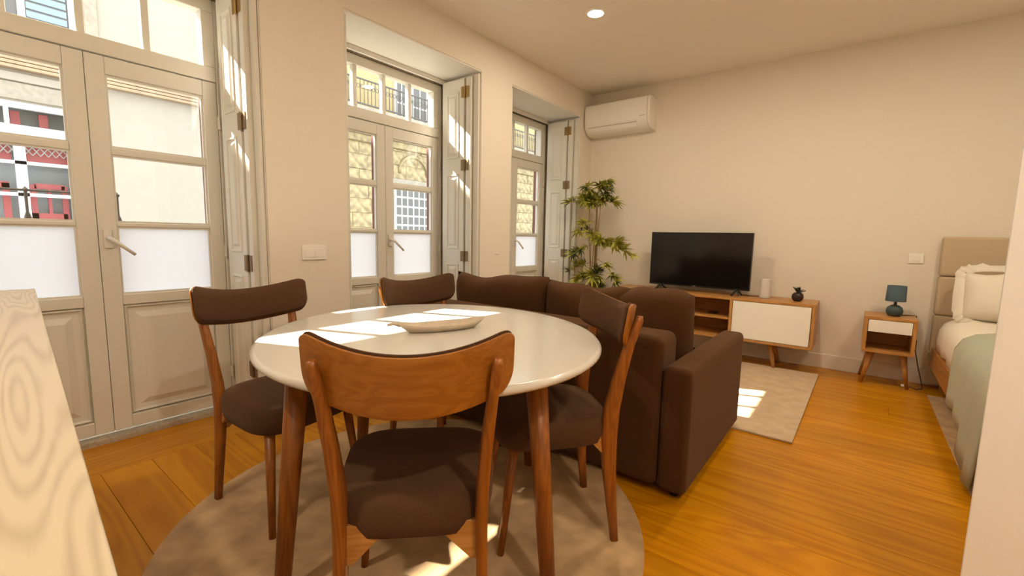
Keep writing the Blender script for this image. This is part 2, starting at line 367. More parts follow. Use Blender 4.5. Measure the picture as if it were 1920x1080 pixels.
# folded panelled shutters standing in the reveals
def shutter(c, s, label):
    """c window centre, s side (+1 far side)"""
    Y = c+s*(HO-.004)
    t = thing('shutter', label, 'shutter', (0, 0, 0), 0, 'folded panelled shutters in the window reveals')
    def yb(v0, v1): return sorted((Y-s*v0, Y-s*v1))
    Z0, Z1 = .03, 2.435
    a, b = yb(.001, .026); box('back_leaf', 'white', -3.0, -2.735, a, b, Z0, Z1, t, bevel=.003)
    a, b = yb(.030, .056); lf = box('front_leaf', 'white', -3.005, -2.745, a, b, Z0, Z1, t, bevel=.003)
    lo = Vector(lf.location)
    for z0, z1 in ((1.78, 2.33), (1.0, 1.65), (.13, .87)):
        bm = bmesh.new(); r = []
        x0, x1 = -2.95, -2.80; yf = Y-s*.056
        for d, o_ in ((0, -.004), (.004, .006), (.014, .006), (.020, -.002), (.026, -.002), (.046, .008), (.05, .008)):
            r.append([(x0+d, yf-s*o_, z0+d), (x1-d, yf-s*o_, z0+d), (x1-d, yf-s*o_, z1-d), (x0+d, yf-s*o_, z1-d)])
        loft(bm, r); o = obj('raised_panel', bm, 'white', lf); o.location = -lo
    a, b = yb(.001, .05); box('hanging_stile', 'white', -2.728, -2.672, a, b, Z0, Z1, t, bevel=.004)
    a, b = yb(.001, .024); box('casing_strip', 'white', -2.668, -2.612, a, b, Z0, Z1+.02, t, bevel=.006)
    for z in (.32, .94, 1.72, 2.32):
        bm = bmesh.new(); a, b = yb(.0505, .0545); bx(bm, -2.722, -2.692, a, b, z-.045, z+.045)
        a, b = yb(.0565, .0605); bx(bm, -2.775, -2.746, a, b, z-.045, z+.045)
        tube(bm, [(-2.7365, Y-s*.057, z-.047), (-2.7365, Y-s*.057, z+.047)], .0085, 10)
        obj('hinge', bm, 'hinge' if z < 2.2 else 'brass', t)
    return t
shutter(WC[0], 1, 'folded white panelled shutter right of the nearest window, brass hinge on top')
shutter(WC[1], -1, 'folded white shutter seen edge-on left of the middle window')
shutter(WC[1], 1, 'folded white panelled shutter right of the middle window, lit by sun')
shutter(WC[2], -1, 'folded white shutter hidden left of the window by the plant')
shutter(WC[2], 1, 'folded white panelled shutter directly behind the bamboo plant')

# ------------------------------------------------------------------ street outside
XO = -10.0
def oy(y, X): return y*XO/X
def oz(z, X): return 1.12+(z-1.12)*XO/X
struct(box('ground', 'road', -14, XE-.02, -14, 24, -3.4, -3.2), 'grey paved street below the windows', 'street')
b1 = thing('townhouse', 'cream rendered house across the street seen through the nearest window', 'building', (XO, 1.5, -3.2))
def sub(name, mat, x0, x1, y0, y1, z0, z1, par, bevel=0, root=None):
    o = box(name, mat, x0, x1, y0, y1, z0, z1, None, bevel); o.parent = par
    off = Vector((0,0,0)); q = par
    while q: off += Vector(q.location); q = q.parent
    o.location = Vector(o.location)-off; return o
wy0, wy1, wz0, wz1 = .45, 1.55, .9, 2.95
bm = bmesh.new()
def wallpart(y0, y1, z0, z1): bx(bm, -.5, 0, y0-1.5, y1-1.5, z0+3.2, z1+3.2)
ROOF = 7.97   # its roofline cuts the sun so that only the transoms catch it
wallpart(-12, wy0-.9, -3.2, ROOF); wallpart(wy1, 4.3, -3.2, ROOF); wallpart(.35, 4.3, ROOF, 10.2); wallpart(wy0-.9, wy1, -3.2, wz0); wallpart(wy0-.9, wy1, wz1, ROOF)  # upper stretch raised out of view to keep sun off the far window
obj('wall', bm, 'cream', b1)
# a large white street window; the red building it reflects is modelled as solid parts
wf = sub('window_frame', 'ext', XO-.06, XO+.02, wy0-.9, wy0-.78, wz0, wz1, b1)
for a, b, z0, z1 in ((1.40, 1.52, wz0, wz1), (.80, .92, wz0, 2.40), (.10, .22, wz0, 2.40), (wy0-.78, 1.40, 2.36, 2.62), (wy0-.78, 1.40, 2.86, 2.95), (wy0-.78, 1.40, 2.05, 2.10), (wy0-.78, 1.40, 1.58, 1.63), (wy0-.78, 1.4, wz0, 1.0), (.74, .79, 2.62, 2.86)):
    sub('glazing_bar', 'ext', XO-.06, XO+.02, a, b, z0, z1, b1)
M['reflback'] = plain('grey_teal_reflection', (.27, .30, .30), .6)
sub('reflection_backing', 'reflback', XO-.5, XO-.45, wy0-.9, wy1, wz0, wz1, b1)
for y0, y1, z0, z1 in ((.93, 1.40, 2.13, 2.34), (.23, .79, 2.13, 2.34), (.95, 1.35, 1.25, 1.34), (.95, 1.02, .95, 1.78), (1.30, 1.37, .95, 1.78), (1.0, 1.34, 1.72, 1.80), (.28, .36, .95, 1.78), (.66, .74, .95, 1.78), (.28, .74, 1.70, 1.80), (1.02, 1.30, 1.0, 1.25), (.82, .92, 2.64, 2.86), (1.12, 1.22, 2.64, 2.86), (.5, .62, 2.64, 2.86), (.30, .72, 1.0, 1.22), (1.14, 1.18, 1.34, 1.72)):
    sub('red_reflection', 'extred', XO-.30, XO-.25, y0, y1, z0, z1, b1)
bm = bmesh.new()
for k in range(14):
    yy = .25+k*.085; tube(bm, [(-.22, yy-1.5, 2.22+3.2), (-.22, yy+.085-1.5, 2.34+3.2)], .007, 4); tube(bm, [(-.22, yy-1.5, 2.34+3.2), (-.22, yy+.085-1.5, 2.22+3.2)], .007, 4)
obj('reflected_lattice', bm, 'ext', b1)
sub('lintel', 'grey', XO-.1, XO+.05, -9, 1.52, 2.98, 3.22, b1, .01)
sub('sill_band', 'grey', XO-.1, XO+.08, -9, 1.52, .72, .9, b1, .01)
sub('string_course', 'cream', XO, XO+.06, -9, 1.6, 3.24, 3.36, b1, .01)
for k in range(5):
    sub('eave_slat', 'slat', XO+.02, XO+.16-.012*k, -9, 4.2, 3.40+.058*k, 3.445+.058*k, b1, .004)
sub('upper_frame', 'ext', XO-.02, XO+.04, 1.52, 1.62, 3.95, 5.2, b1); sub('upper_frame', 'ext', XO-.02, XO+.04, .98, 1.06, 3.95, 5.2, b1); sub('upper_frame', 'ext', XO-.02, XO+.04, 1.06, 1.52, 3.95, 4.10, b1)
sub('upper_frame', 'ext', XO-.02, XO+.04, .5, .98, 3.95, 4.10, b1)
sub('upper_pane', 'extglass', XO-.02, XO+.012, 1.06, 1.52, 4.10, 5.2, b1); sub('upper_pane', 'extglass', XO-.02, XO+.012, .5, .98, 4.10, 5.2, b1)
for k in range(8): sub('blind_slat', 'shutblue', XO+.013, XO+.03, 1.07, 1.50, 4.20+k*.12, 4.29+k*.12, b1)
sub('pilaster', 'grey', XO, XO+.05, 1.70, 1.86, 3.7, 5.6, b1, .01)
# old stone house with a balcony, seen through the two further windows
b2 = thing('stone_house', 'ochre and old stone house with iron balcony seen through middle window', 'building', (XO, 7.5, -3.2))
bm = bmesh.new(); bx(bm, -.5, 0, 4.3-7.5, 19-7.5, 0, 3.95+3.2); obj('stone_wall', bm, 'old', b2)
bm = bmesh.new(); bx(bm, -.5, -.02, 4.3-7.5, 19-7.5, 3.95+3.2, 5.9+3.2); obj('upper_wall', bm, 'ochre', b2)
sub('cornice', 'old', XO, XO+.35, 4.3, 19, 3.72, 3.95, b2, .02)
sub('cornice', 'old', XO, XO+.22, 4.3, 19, 3.55, 3.72, b2, .02); sub('cornice', 'old', XO, XO+.12, 4.3, 19, 3.38, 3.55, b2, .02)
rs = random.Random(11)
def blocks(y0, y1, z0, z1):
    z = z0
    while z < z1-.05:
        hgt = .36; y = y0 - rs.uniform(0, .4)
        while y < y1:
            L = rs.uniform(.45, .85); a, b = max(y, y0), min(y+L, y1)
            if b-a > .12: sub('stone_block', 'old', XO-.02, XO+rs.uniform(.012, .04), a+.008, b-.008, z+.008, min(z+hgt, z1)-.008, b2, .012)
            y += L
        z += hgt
blocks(5.9, 7.6, .2, 3.38); blocks(8.95, 9.4, .2, 3.38); blocks(7.6, 8.95, 2.6, 3.38); blocks(12.6, 14.9, .2, 3.38)
# arch-headed grid window
sub('window_pane', 'ext', XO-.01, XO+.03, 7.62, 8.93, .3, 2.46, b2)
for i in range(6):
    for k in range(8): sub('pane', 'extglass', XO+.02, XO+.036, 7.70+i*.2, 7.85+i*.2, .4+k*.25, .60+k*.25, b2)
sub('arch_lintel', 'grey', XO, XO+.09, 7.5, 9.05, 2.46, 2.60, b2, .01)
bm = bmesh.new()
for (cy_, cz_, R_) in ((13.6, 1.9, .62), (8.28, 2.75, .5)):
    pts = [(.05, cy_-7.5+R_*math.cos(a*PI/12), cz_+3.2+R_*math.sin(a*PI/12)) for a in range(13)]; tube(bm, pts, .045, 6)
obj('carved_arch', bm, 'old', b2, smooth=True)
# upper windows and balcony
for y0, y1 in ((7.75, 8.05), (8.3, 8.75)):
    f = sub('upper_window', 'ext', XO-.03, XO+.03, y0-.07, y1+.07, 3.95, 5.8, b2)
    for k in range(6):
        for q in range(2):
            wq = (y1-y0-.04)/2
            sub('pane', 'extglass', XO+.02, XO+.036, y0+q*(wq+.04), y0+q*(wq+.04)+wq, 4.02+k*.29, 4.27+k*.29, f)
sub('balcony_slab', 'grey', XO, XO+.75, 5.2, 15.5, 3.95, 4.03, b2, .01)
bm = bmesh.new()
for z in (4.08, 4.62): tube(bm, [(.7, 5.2-7.5, z+3.2), (.7, 15.5-7.5, z+3.2)], .02, 6)
for k in range(104):
    yy = 5.2+k*.1-7.5; tube(bm, [(.7, yy, 7.28), (.7, yy, 7.82)], .010, 5)
    pts = [(.7, yy+.05+.035*math.cos(a*PI/4), 7.66+.05*math.sin(a*PI/4)) for a in range(9)]; tube(bm, pts, .007, 4, False)
o = obj('railing', bm, 'iron', b2)
# balcony rail in front of the nearest window
rl = thing('balcony_rail', 'thin black iron rail outside the nearest window', 'railing', (-3.42, .3, -.3))
bm = bmesh.new(); tube(bm, [(0, -1.2, 1.61), (0, .36, 1.61)], .006, 8); obj('top_bar', bm, 'iron', rl)
for yy in (-.75, -.375, 0, .36):
    bm = bmesh.new(); lathe(bm, [(.0, 0), (.008, 0), (.008, 1.30), (.016, 1.32), (.008, 1.34), (.006, 1.44), (.015, 1.47), (.006, 1.50), (.007, 1.60), (.014, 1.612), (0, 1.63)], 10); obj('post', bm, 'iron', rl, loc=(0, yy, 0), smooth=True)
box('base_bar', 'iron', -.015, .2, -1.2, .4, -.02, .01, rl)

# ------------------------------------------------------------------ kitchen counter (foreground left)
ct = thing('kitchen_counter', 'pale oak-topped kitchen counter in the left foreground', 'counter', (-2.02, .176, 0), math.atan2(.047-.176, -.306+2.02))
box('worktop', 'counter', 0, 3.0, -.62, 0, .89, .93, ct, bevel=.002)
box('cabinet_body', 'white', .03, 2.96, -.58, -.03, .0, .889, ct, bevel=.002)

# ------------------------------------------------------------------ rugs
def flat_prism(name, pts, z0, z1, mat, loc=(0,0,0), bevel=.003):
    bm = bmesh.new(); loft(bm, [[(x, y, z0) for x, y in pts], [(x, y, z1) for x, y in pts]]); return obj(name, bm, mat, None, bevel=bevel, loc=loc)
TC = (-1.245, 1.13)
tag(flat_prism('round_rug', [(.892*math.cos(2*PI*k/96), .892*math.sin(2*PI*k/96)) for k in range(96)], 0, .012, 'rug', (-1.339, 1.119, 0)), 'round taupe rug under the dining table', 'rug')
tag(flat_prism('area_rug', [(-1.0, -.84), (1.05, -.86), (1.07, .80), (-.98, .76)], 0, .012, 'rug2', (-1.26, 3.70, 0)), 'rectangular beige rug between sofa and media cabinet', 'rug')
tag(flat_prism('bedside_rug', [(0, -.95), (1.0, -.95), (1.0, .72), (0, .72)], 0, .010, 'rug', (.482, 3.72, 0)), 'brown rug showing beneath the bed edge', 'rug')

# ------------------------------------------------------------------ dining table
tb = thing('dining_table', 'white-topped rounded dining table with four wooden legs', 'table', (*TC, .012))
bm = bmesh.new(); ang = math.atan2(.563, -.827); A_, B_ = .684, .600; rings = []
for d, z in ((.03, .722), (.008, .724), (.0, .732), (.0, .740), (.006, .747), (.014, .748)):
    rings.append([((A_-d)*math.cos(t)*math.cos(ang)-(B_-d)*math.sin(t)*math.sin(ang), (A_-d)*math.cos(t)*math.sin(ang)+(B_-d)*math.sin(t)*math.cos(ang), z) for t in (2*PI*k/96 for k in range(96))])
loft(bm, rings); o = obj('tabletop', bm, 'tabletop', tb)
for p in o.data.polygons: p.use_smooth = len(p.vertices) == 4
for a in (-5, 85, 175, 265):
    ca, sa = math.cos(math.radians(a)), math.sin(math.radians(a))
    cyl_between('leg', 'oakz', (.575*ca, .575*sa, 0), (.50*ca, .50*sa, .722), .023, .034, tb, 20)
bm = bmesh.new()
for q in (0, PI/2):
    pts = []
    m_ = Matrix.Rotation(math.radians(-5)+q, 3, 'Z'); vs = []
    for z in (.66, .721):
        vs.append([tuple(m_ @ Vector(p)) for p in ((-.43, -.02, z), (.43, -.02, z), (.43, .02, z), (-.43, .02, z))])
    loft(bm, vs)
obj('support_frame', bm, 'oakz', tb)

# ------------------------------------------------------------------ dining chairs (local: facing +y, z up)
def make_chair():
    t = thing('dining_chair', 'x', 'chair', (0,0,0), 0, 'wooden dining chairs around the table')
    # rear legs: swept uprights with a wide knee at the seat
    for s in (-1, 1):
        bm = bmesh.new(); rings = []
        for z, yc, dp, wd, xo in ((0, -.232, .028, .024, .178), (.14, -.216, .038, .027, .174), (.28, -.202, .052, .030, .170), (.40, -.196, .064, .032, .168), (.50, -.202, .060, .032, .170), (.62, -.222, .048, .030, .178), (.74, -.250, .036, .027, .188), (.825, -.276, .028, .024, .197), (.842, -.280, .018, .018, .197)):
            r = []
            for k in range(12):
                a = 2*PI*k/12; ca, sa = math.cos(a), math.sin(a)
                e = .55
                r.append((s*xo+wd*.5*math.copysign(abs(ca)**e, ca), yc+dp*.5*math.copysign(abs(sa)**e, sa), z))
            rings.append(r)
        loft(bm, rings); o = obj('leg', bm, 'oakz', t)
        for p in o.data.polygons: p.use_smooth = len(p.vertices) == 4
    for s in (-1, 1):
        cyl_between('leg', 'oakz', (s*.200, .195, 0), (s*.166, .148, .392), .012, .019, t, 14)
    # rails under the seat, the rear one with triangular corner brackets
    bm = bmesh.new(); prof = [(-.158, .412), (.158, .412), (.158, .310), (.143, .310), (.055, .400), (-.055, .400), (-.143, .310), (-.158, .310)]
    loft(bm, [[(x, -.204, z) for x, z in prof], [(x, -.180, z) for x, z in prof]]); obj('rear_rail', bm, 'oakx', t, bevel=.002)
    for s in (-1, 1):
        bm = bmesh.new(); prof = [(-.185, .412), (.16, .412), (.16, .392), (-.12, .392), (-.185, .325)]
        loft(bm, [[(s*.166-.010, y, z) for y, z in prof], [(s*.166+.010, y, z) for y, z in prof]]); obj('side_rail', bm, 'oakx', t, bevel=.002)
    bm = bmesh.new(); bx(bm, -.155, .155, .150, .172, .390, .412); obj('front_rail', bm, 'oakx', t, bevel=.002)
    # seat pad
    bm = bmesh.new(); N = 56; rings = []
    def outline(sc, z):
        r = []
        for k in range(N):
            a = 2*PI*k/N; ca, sa = math.cos(a), math.sin(a); e = .52
            x = math.copysign(abs(ca)**e, ca); y = math.copysign(abs(sa)**e, sa)
            hw = .212 + .018*y; hd = .215
            r.append((x*hw*sc[0], -.002+y*hd*sc[1], z))
        return r
    for sx, z in ((.90, .370), (.97, .379), (1.0, .410), (.998, .447), (.96, .470), (.88, .481), (.72, .489), (.5, .493), (.25, .495)):
        rings.append(outline((sx, sx), z))
    loft(bm, rings); obj('seat', bm, 'seat', t, smooth=True)
    # bent-ply backrest with an upholstered inner pad
    def slab(name, mat, f0, f1, inset, par):
        bm = bmesh.new(); NX = 36; NZ = 8
        def pt(u, v, off):
            x = u*(.240-inset)
            sag = .100*(1-(abs(u)*(1-inset*3))**2)      # ends come forward, middle sits back
            top = .898-.044*(1-u*u)+(.004 if inset else 0); bot = .752-.040*(1-u*u)+inset
            q = max(0, (abs(u)-.86)/.14); rc = 1-math.sqrt(max(0, 1-q*q)); top -= .028*rc; bot += .055*rc
            z = bot+(top-bot)*v
            y = -.205-sag-.16*(z-.74)
            return (x, y+off, z)
        gr = {}
        for off, si in ((f0, 0), (f1, 1)):
            for i in range(NX+1):
                for j in range(NZ+1):
                    u = math.sin((-1+2*i/NX)*PI/2); v = j/NZ
                    edge = max(abs(u)**10, abs(2*v-1)**8)
                    oo = off if si == 0 else f0+(f1-f0)*(1-.75*edge*(1 if mat == 'seat' else .3))
                    gr[i, j, si] = bm.verts.new(pt(u, v, oo))
        for i in range(NX):
            for j in range(NZ):
                for si in (0, 1): bm.faces.new((gr[i,j,si], gr[i+1,j,si], gr[i+1,j+1,si], gr[i,j+1,si]))
        for i in range(NX):
            for j in (0, NZ): bm.faces.new((gr[i,j,0], gr[i+1,j,0], gr[i+1,j,1], gr[i,j,1]))
        for j in range(NZ):
            for i in (0, NX): bm.faces.new((gr[i,j,0], gr[i,j+1,0], gr[i,j+1,1], gr[i,j,1]))
        return obj(name, bm, mat, par, smooth=True, bevel=.003)
    bk = slab('backrest', 'oakback', 0, .014, 0, t)
    slab('back_pad', 'seat', .0145, .042, .004, bk)
    return t
ch = make_chair()
poses = ((-.945, .800, 44.6, 'wooden dining chair in the foreground, its curved veneer back turned to the viewer'),
         (-1.816, .842, -83.3, 'dining chair at the left of the table, nearest the glazed door'),
         (-1.635, 1.565, -93, 'far dining chair between the table and the sofa, mostly hidden'),
         (-.918, 1.407, 137, 'dining chair at the right of the table against the sofa corner'))
for i, (x, y, a, lb) in enumerate(poses):
    o = ch if i == 0 else dup(ch)
    o.location = (x, y, .012); o.rotation_euler = (0, 0, math.radians(a)); o['label'] = lb

# dish on the table
bm = bmesh.new(); N = 40; dish = []
def lens(sx, z, w):
    r = []
    for k in range(N):
        a = 2*PI*k/N; c_, s_ = math.cos(a), math.sin(a)
        r.append((.205*sx*c_, w*math.copysign(abs(s_)**1.25, s_), z+(.016*abs(c_)**3 if z > .01 else 0)))
    return r
for sx, z, w_ in ((.60, 0, .030), (.75, .002, .043), (.94, .016, .060), (1.0, .030, .067), (.985, .031, .063), (.9, .017, .052), (.7, .008, .035), (.4, .006, .018)): dish.append(lens(sx, z, w_))
loft(bm, dish)
pl = thing('serving_dish', 'long leaf-shaped beige ceramic dish on the table', 'dish', (-1.235, 1.165, .760), math.radians(68)); pl.scale = (.87, .87, .87)
obj('bowl', bm, 'ceramic', pl, smooth=True)
bm = bmesh.new(); tube(bm, [(-.19, 0, .036), (-.215, 0, .044), (-.245, -.004, .042)], [.009, .007, .006], 8); obj('stem', bm, 'ceramic', pl, smooth=True)

# ------------------------------------------------------------------ sofa
sf = thing('sofa', 'brown fabric sofa with its back to the dining table', 'sofa', (-1.41, 2.38, 0))
def soft(name, mat, x0, x1, y0, y1, z0, z1, par, r=.05, seg=5, off=None):
    off = off or Vector(par.location); cx, cy, cz = (x0+x1)/2, (y0+y1)/2, (z0+z1)/2
    bm = bmesh.new(); bx(bm, x0-cx, x1-cx, y0-cy, y1-cy, z0-cz, z1-cz)
    o = obj(name, bm, mat, par, bevel=r, seg=seg); o.location = Vector((cx, cy, cz))-off; return o
soft('base', 'sofa', -2.195, -.628, 1.90, 2.86, .05, .27, sf, .02)
soft('back', 'sofa', -2.195, -.628, 1.853, 2.07, .03, .705, sf, .04)
soft('arm', 'sofa', -.625, -.50, 1.855, 2.90, .03, .585, sf, .03)
soft('arm', 'sofa', -2.325, -2.198, 1.855, 2.90, .03, .585, sf, .03)
soft('seat_cushion', 'sofa', -2.19, -1.415, 2.08, 2.89, .272, .43, sf, .045)
soft('seat_cushion', 'sofa', -1.41, -.632, 2.08, 2.89, .272, .43, sf, .045)
for x, y in ((-2.26, 1.92), (-.56, 1.92), (-2.26, 2.82), (-.56, 2.82)):
    bm = bmesh.new(); lathe(bm, [(.02, 0), (.025, .03)], 12); obj('foot', bm, 'black', sf, loc=Vector((x, y, 0))-Vector(sf.location))
def cushion(name, label, cx, cy, cz, w_, h_, d_, tilt, mat, cat='cushion', group=None, rz=0, crown=.0, sq=.10):
    bm = bmesh.new(); NX, NZ = 20, 14; g = {}
    for si in (-1, 1):
        for i in range(NX+1):
            for j in range(NZ+1):
                u, v = -1+2*i/NX, -1+2*j/NZ
                prof = max(0, (1-abs(u)**3.2))**.55*max(0, (1-abs(v)**3.2))**.55
                pin = 1-sq*(1-abs(u))*0-sq*.5*(v*v)*(1-u*u)*0
                x = u*w_/2*(1-.06*(1-v*v)*abs(u)); z = v*h_/2*(1-.09*(1-u*u)*0-.07*(u*u)*0)*(1-.05*(1-abs(u))*0)
                x *= math.sqrt(1-.12*v*v*u*u); z *= math.sqrt(1-.16*u*u*v*v)
                z -= crown*(1-u*u)*(.5+.5*v)
                z += .020*w_*math.sin(3.1*u+cx*7)*max(0, v) + .006*math.sin(7.3*u+cx*3)*max(0, v); y = si*d_/2*prof*(1+.10*math.sin(4*u+2.5*v+cx*5)) + .004*math.sin(11*u+3*v)*prof
                if (i in (0, NX) or j in (0, NZ)) and si == 1: g[i, j, 1] = g[i, j, -1]; continue
                g[i, j, si] = bm.verts.new((x, y, z))
    for i in range(NX):
        for j in range(NZ):
            for si in (-1, 1):
                f = [g[i,j,si], g[i+1,j,si], g[i+1,j+1,si], g[i,j+1,si]]
                try: bm.faces.new(f)
                except ValueError: pass
    bmesh.ops.recalc_face_normals(bm, faces=bm.faces)
    o = obj(name, bm, mat, None, smooth=True, loc=(cx, cy, cz)); o.rotation_euler = (tilt, 0, rz)
    return tag(o, label, cat, group)
G = 'loose back cushions along the sofa'
cushion('back_cushion', 'long brown sofa back cushion behind the far dining chair', -1.80, 2.21, .668, .78, .46, .24, .07, 'sofa', 'cushion', G, .03, .03)
cushion('back_cushion', 'brown sofa back cushion in the middle, before the bamboo plant', -1.185, 2.22, .655, .56, .44, .24, .07, 'sofa', 'cushion', G, -.02, .01)
cushion('back_cushion', 'brown sofa back cushion at the right arm end', -.81, 2.225, .660, .44, .45, .25, .08, 'sofa', 'cushion', G, -.03, .01)

# ------------------------------------------------------------------ media cabinet
mc = thing('media_cabinet', 'long low oak media cabinet with white doors and open middle shelves', 'cabinet', (-1.16, 4.6, 0))
mo = Vector(mc.location)
def mb(name, mat, x0, x1, y0, y1, z0, z1, par=None, bevel=.002):
    o = box(name, mat, x0, x1, y0, y1, z0, z1, None, bevel); par = par or mc; o.parent = par
    off = Vector((0,0,0)); q = par
    while q: off += Vector(q.location); q = q.parent
    o.location = Vector(o.location)-off; return o
CX0, CX1, CY0, CY1, CZ0, CZ1 = -2.065, -.25, 4.40, 4.80, .222, .607
mb('top_panel', 'oakx', CX0, CX1, CY0, CY1, CZ1-.022, CZ1); mb('bottom_panel', 'oakx', CX0, CX1, CY0, CY1, CZ0, CZ0+.022)
for x in (CX0, CX1-.024): mb('side_panel', 'honeyz', x, x+.024, CY0, CY1, CZ0+.022, CZ1-.022)
for x in (-1.478, -.902): mb('divider', 'honeyz', x, x+.024, CY0, CY1, CZ0+.022, CZ1-.022)
mb('back_panel', 'oakx', CX0+.024, CX1-.024, CY1-.012, CY1, CZ0+.022, CZ1-.022)
mb('shelf', 'oakx', -1.454, -.902, CY0+.02, CY1-.012, .400, .420)
mb('door', 'doorwhite', -2.037, -1.482, CY0+.001, CY0+.02, CZ0+.026, CZ1-.026); mb('door', 'doorwhite', -.874, -.278, CY0+.001, CY0+.02, CZ0+.026, CZ1-.026)
for x in (-1.80, -.52):
    s = -1 if x < -1.1 else 1
    for yy, dy in ((4.50, -.03), (4.70, .02)):
        o = cyl_between('leg', 'honeyz', (x+s*.0, yy+dy, .0), (x-s*.05, yy, CZ0), .014, .024, None); o.parent = mc; o.location = Vector(o.location)-mo
bm = bmesh.new()
for k in range(3):
    pts = [(-1.28+.05*math.cos(a*.5+k)+.03*k, 4.55+.03*math.sin(a*.7), .02+.012*k+.008*math.sin(a)) for a in range(14)]; tube(bm, pts, .005, 6)
tag(obj('power_cable', bm, 'cord', None), 'tangle of dark cables on the floor under the media cabinet', 'cable')
bm = bmesh.new(); bx(bm, -.035, .035, -.05, .05, 0, .012); tag(obj('remote_box', bm, 'black', None, bevel=.003, loc=(-1.08, 4.6, .420)), 'small flat black box on the open shelf', 'box')

# television
tv = thing('television', 'flat black television standing on the media cabinet', 'television', (-1.25, 4.58, .607))
bm = bmesh.new(); bx(bm, -.472, .472, -.012, .03, .052, .587); sh_ = obj('housing', bm, 'black', tv, bevel=.003)
bm = bmesh.new(); bx(bm, -.464, .464, -.0135, -.0121, .067, .580); obj('screen', bm, 'screen', tv)
for x in (-.36, .36):
    bm = bmesh.new(); tube(bm, [(x-.0, 0, .06), (x-.025, -.07, .006)], [.010, .007], 8); tube(bm, [(x+.0, 0, .06), (x+.03, .09, .006)], [.010, .007], 8); tube(bm, [(x, 0, .07), (x, 0, .045)], .012, 8)
    tube(bm, [(x-.03, -.02, .006), (x-.0, -.002, .055)], [.007, .009], 8); tube(bm, [(x+.03, -.02, .006), (x, -.002, .055)], [.007, .009], 8)
    obj('foot', bm, 'black', tv)
tx = bpy.data.curves.new('logo', 'FONT'); tx.body = 'TCL'; tx.size = .016; tx.align_x = 'CENTER'; tx.extrude = .0004
to = bpy.data.objects.new('logo_tmp', tx); C.objects.link(to); bpy.context.view_layer.update()
me = bpy.data.meshes.new_from_object(to.evaluated_get(bpy.context.evaluated_depsgraph_get())); bpy.data.objects.remove(to)
me.materials.clear(); me.materials.append(M['logo']); lo_ = bpy.data.objects.new('brand_lettering', me); C.objects.link(lo_); lo_.parent = tv
lo_.location = (-.02, -.0128, .0545); lo_.rotation_euler = (PI/2, 0, 0)
# speaker and pineapple ornament
sp = thing('smart_speaker', 'small white cylindrical speaker to the right of the television', 'speaker', (-.655, 4.60, .607))
bm = bmesh.new(); lathe(bm, [(0, .004), (.044, .004), (.046, .012), (.046, .168), (.043, .177), (.036, .178)], 32); obj('body', bm, 'speaker', sp, smooth=False)
bm = bmesh.new(); lathe(bm, [(.036, .1782), (.033, .1800), (0, .1795)], 32); obj('top_cap', bm, 'acd', sp)
bm = bmesh.new(); lathe(bm, [(0, 0), (.040, 0), (.042, .0039), (0, .0039)], 32); obj('base_ring', bm, 'acd', sp)
bm = bmesh.new(); tube(bm, [(-.70, 4.63, .613), (-.74, 4.64, .612), (-.80, 4.63, .612), (-.86, 4.65, .612)], .003, 6); tag(obj('speaker_cable', bm, 'cord'), 'thin dark cable lying behind the television foot', 'cable')
pn = thing('pineapple_ornament', 'small dark pot with spiky leaves on the cabinet end', 'ornament', (-.40, 4.58, .607))
bm = bmesh.new(); lathe(bm, [(0, 0), (.022, 0), (.038, .012), (.046, .036), (.042, .06), (.028, .074), (.020, .078), (0, .074)], 28); obj('pot', bm, 'pot', pn, smooth=True)
for k in range(18):
    a = k*2.4; el = .25+.55*((k*7) % 18)/18; L = .062
    bm = bmesh.new(); d = Vector((math.cos(a)*math.cos(el*PI/2), math.sin(a)*math.cos(el*PI/2), math.sin(el*PI/2))); sd_ = Vector((-math.sin(a), math.cos(a), 0)); b0 = Vector((0, 0, .072))
    n_ = d.cross(sd_)
    loft(bm, [[b0+sd_*w_*q+n_*.0015*m_+d*L*t_ for q, m_ in ((-1, 0), (0, 1), (1, 0), (0, -1))] for t_, w_ in ((0, .006), (.45, .010), (1, .0006))]); obj('spike_leaf', bm, 'spike', pn)

# ------------------------------------------------------------------ nightstand and lamp
ns = thing('nightstand', 'small oak nightstand with a white drawer on splayed legs', 'nightstand', (.2275, 4.61, 0))
NX0, NX1, NY0, NY1, NZ0, NZ1 = .07, .385, 4.445, 4.775, .272, .555
mb('top_panel', 'oakx', NX0, NX1, NY0, NY1, NZ1-.022, NZ1, ns); mb('bottom_panel', 'oakx', NX0, NX1, NY0, NY1, NZ0, NZ0+.022, ns)
for x in (NX0, NX1-.024): mb('side_panel', 'honeyz', x, x+.024, NY0, NY1, NZ0+.022, NZ1-.022, ns)
mb('back_panel', 'oakx', NX0+.024, NX1-.024, NY1-.012, NY1, NZ0+.022, NZ1-.022, ns)
mb('drawer', 'doorwhite', NX0+.027, NX1-.027, NY0+.001, NY0+.26, .436, NZ1-.025, ns)
for x, s in ((.135, -1), (.325, 1)):
    for yy, t_ in ((4.515, .4), (4.70, 2.2)):
        o = cyl_between('leg', 'honeyz', (x+s*(.045+.005*t_), yy+t_*.04, 0), (x, yy, NZ0), .011, .024, None); o.parent = ns; o.location = Vector(o.location)-Vector(ns.location)
lp = thing('table_lamp', 'small teal ceramic lamp with a petrol-blue drum shade', 'lamp', (.250, 4.60, .555))
bm = bmesh.new(); lathe(bm, [(0, 0), (.036, 0), (.050, .018), (.054, .042), (.046, .070), (.026, .086), (.010, .090), (0, .090)], 32); obj('base', bm, 'teal', lp, smooth=True)
bm = bmesh.new(); lathe(bm, [(.010, .088), (.009, .135)], 16); obj('neck', bm, 'black', lp)
bm = bmesh.new(); lathe(bm, [(.0645, .118), (.0600, .240), (.0580, .240), (.0625, .118)], 40)
for f in [f for f in bm.faces if len(f.verts) > 4]: bm.faces.remove(f)
